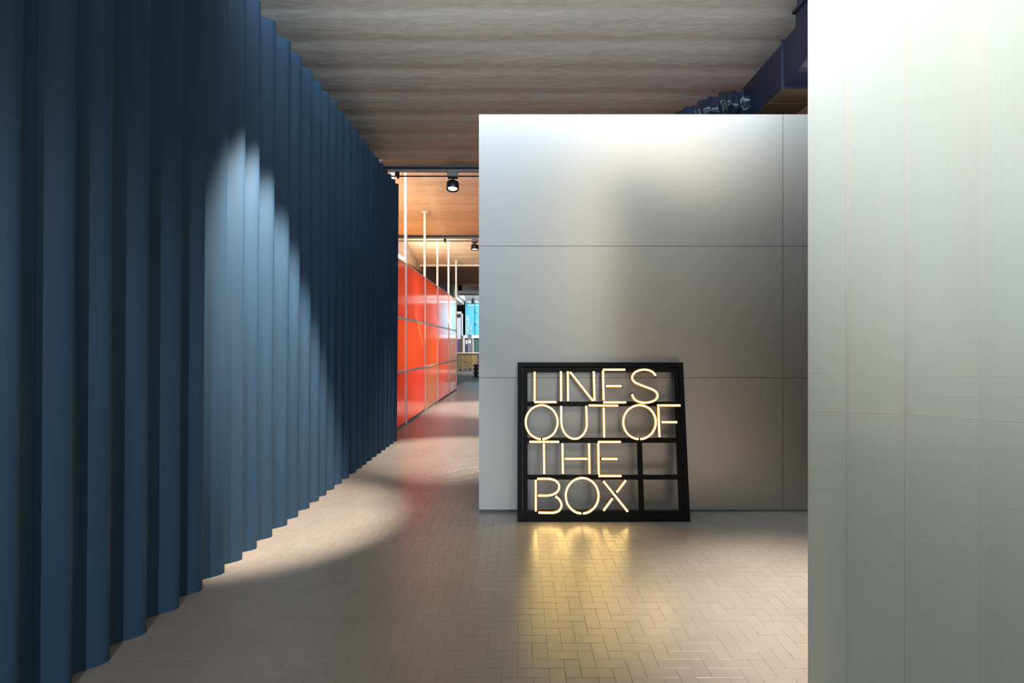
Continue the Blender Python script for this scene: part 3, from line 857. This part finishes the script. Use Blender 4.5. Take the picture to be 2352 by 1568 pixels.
word('DESIGN', .36, (-3.50, BY-.008, 2.30), M['print_white'], 'lettering')
word('for', .17, (-3.33, BY-.008, 2.32), M['print_white'], 'lettering')
word('shops', .17, (-3.33, BY-.008, 2.60), M['print_white'], 'lettering')
m = MB()
for i in range(8):
    m.box((-3.60+i*.055-bt.location.x, -.008, 4.20), (-3.60+i*.055+.035-bt.location.x, 0, 4.20+(.09 if i % 3 else .075)))
m.build('print_line', M['print_white'], bt)
m = MB()
for i in range(5):
    m.box((-3.13+i*.05-bt.location.x, -.02, 4.20), (-3.13+i*.05+.036-bt.location.x, -.011, 4.28))
m.build('print_line', M['print_yellow'], bt)

wp = tag(empty('white_booth', (-4.2, 37.5, 0)), 'white panelled booth with purple and beige boards, left of the teal banner', 'booth')
bx('wall_panel', (-5.6, 37.35, 2.0), (-4.025, 37.6, 3.85), M['white'], wp)
bx('edge_board', (-4.02, 37.3, 1.0), (-3.93, 37.6, 3.7), M['white'], wp)
bx('purple_board', (-5.6, 37.4, 1.0), (-4.22, 37.6, 1.995), M['purple'], wp)
bx('beige_board', (-4.18, 37.4, 1.0), (-4.025, 37.6, 1.995), M['beige'], wp)
bx('base', (-5.6, 37.45, 0), (-3.94, 37.6, 1.0), M['white'], wp)
bx('speaker_box', (-4.24, 37.22, 3.45), (-4.08, 37.35, 3.68), M['dark_grey'], wp)

pl = tag(empty('grey_pillar', (-3.33, 35.6, 0)), 'grey pillar with white notices standing behind the wooden crate', 'pillar')
bx('shaft', (-3.44, 35.5, 0), (-3.19, 35.7, 2.28), M['pillar'], pl, .01)
bx('notice', (-3.40, 35.485, 1.72), (-3.24, 35.499, 1.90), M['print_white'], pl)
bx('switch_box', (-3.56, 35.52, 1.66), (-3.445, 35.62, 1.94), M['white'], pl)

ct = tag(empty('timber_stack', (-3.35, 34.2, 0)), 'strapped stack of pine boards on a pallet at end of passage', 'timber stack')
cx0, cx1 = -3.90, -2.62
nb = 8
for i in range(nb):
    z0 = .20 + i*.108
    o = bx('board', (cx0+random.uniform(-.004,.004), 33.9+random.uniform(-.006,.006), z0), (cx1, 34.9, z0+.103), M['timber'], ct, .004)
for x in (-3.62, -3.02):
    bx('strap', (x-.016, 33.885, .19), (x+.016, 33.893, 1.07), M['strap'], ct)
bx('corner_board', (cx0-.07, 33.86, .16), (cx0-.012, 34.95, 1.04), M['steel_blue'], ct)
bx('corner_board', (cx1+.012, 33.86, .16), (cx1+.08, 34.95, 1.04), M['purple'], ct)
bx('cover_board', (cx0-.12, 33.85, 1.075), (cx1+.1, 34.95, 1.14), M['cream'], ct, .005)
m = MB()
q = [(-.15,.32),(-.02,.26),(.18,.20),(.40,.165)]
for (xa, za), (xb, zb) in zip(q, q[1:]):
    m.add([(xa,-.318,za+.32),(xb,-.318,zb+.32),(xb,-.318,zb+.36),(xa,-.318,za+.375)], [(0,1,2,3)])
m.build('paint_mark', M['orange_paint'], ct)
for x in (cx0+.02, -3.30, cx1-.12):
    bx('pallet_block', (x, 33.9, .03), (x+.10, 34.9, .165), M['pallet'], ct)
bx('pallet_deck', (cx0, 33.9, .165), (cx1, 34.9, .198), M['pallet'], ct)
bx('pallet_runner', (cx0, 33.88, 0), (cx1, 33.99, .03), M['pallet'], ct)

ds = tag(empty('dark_pallet_pile', (-2.2, 28.5, 0)), 'low pile of dark pallets beside the edge of the steel wall', 'pallets')
for i in range(3):
    z0 = i*.20
    bx('pallet_deck', (-2.45, 28.2, z0+.14), (-1.5, 29.0, z0+.198), M['dark_wood'] if i else M['dark_wood'], ds)
    for x in (-2.40, -2.05, -1.62):
        bx('pallet_block', (x, 28.2, z0), (x+.12, 29.0, z0+.139), M['dark_wood'], ds)
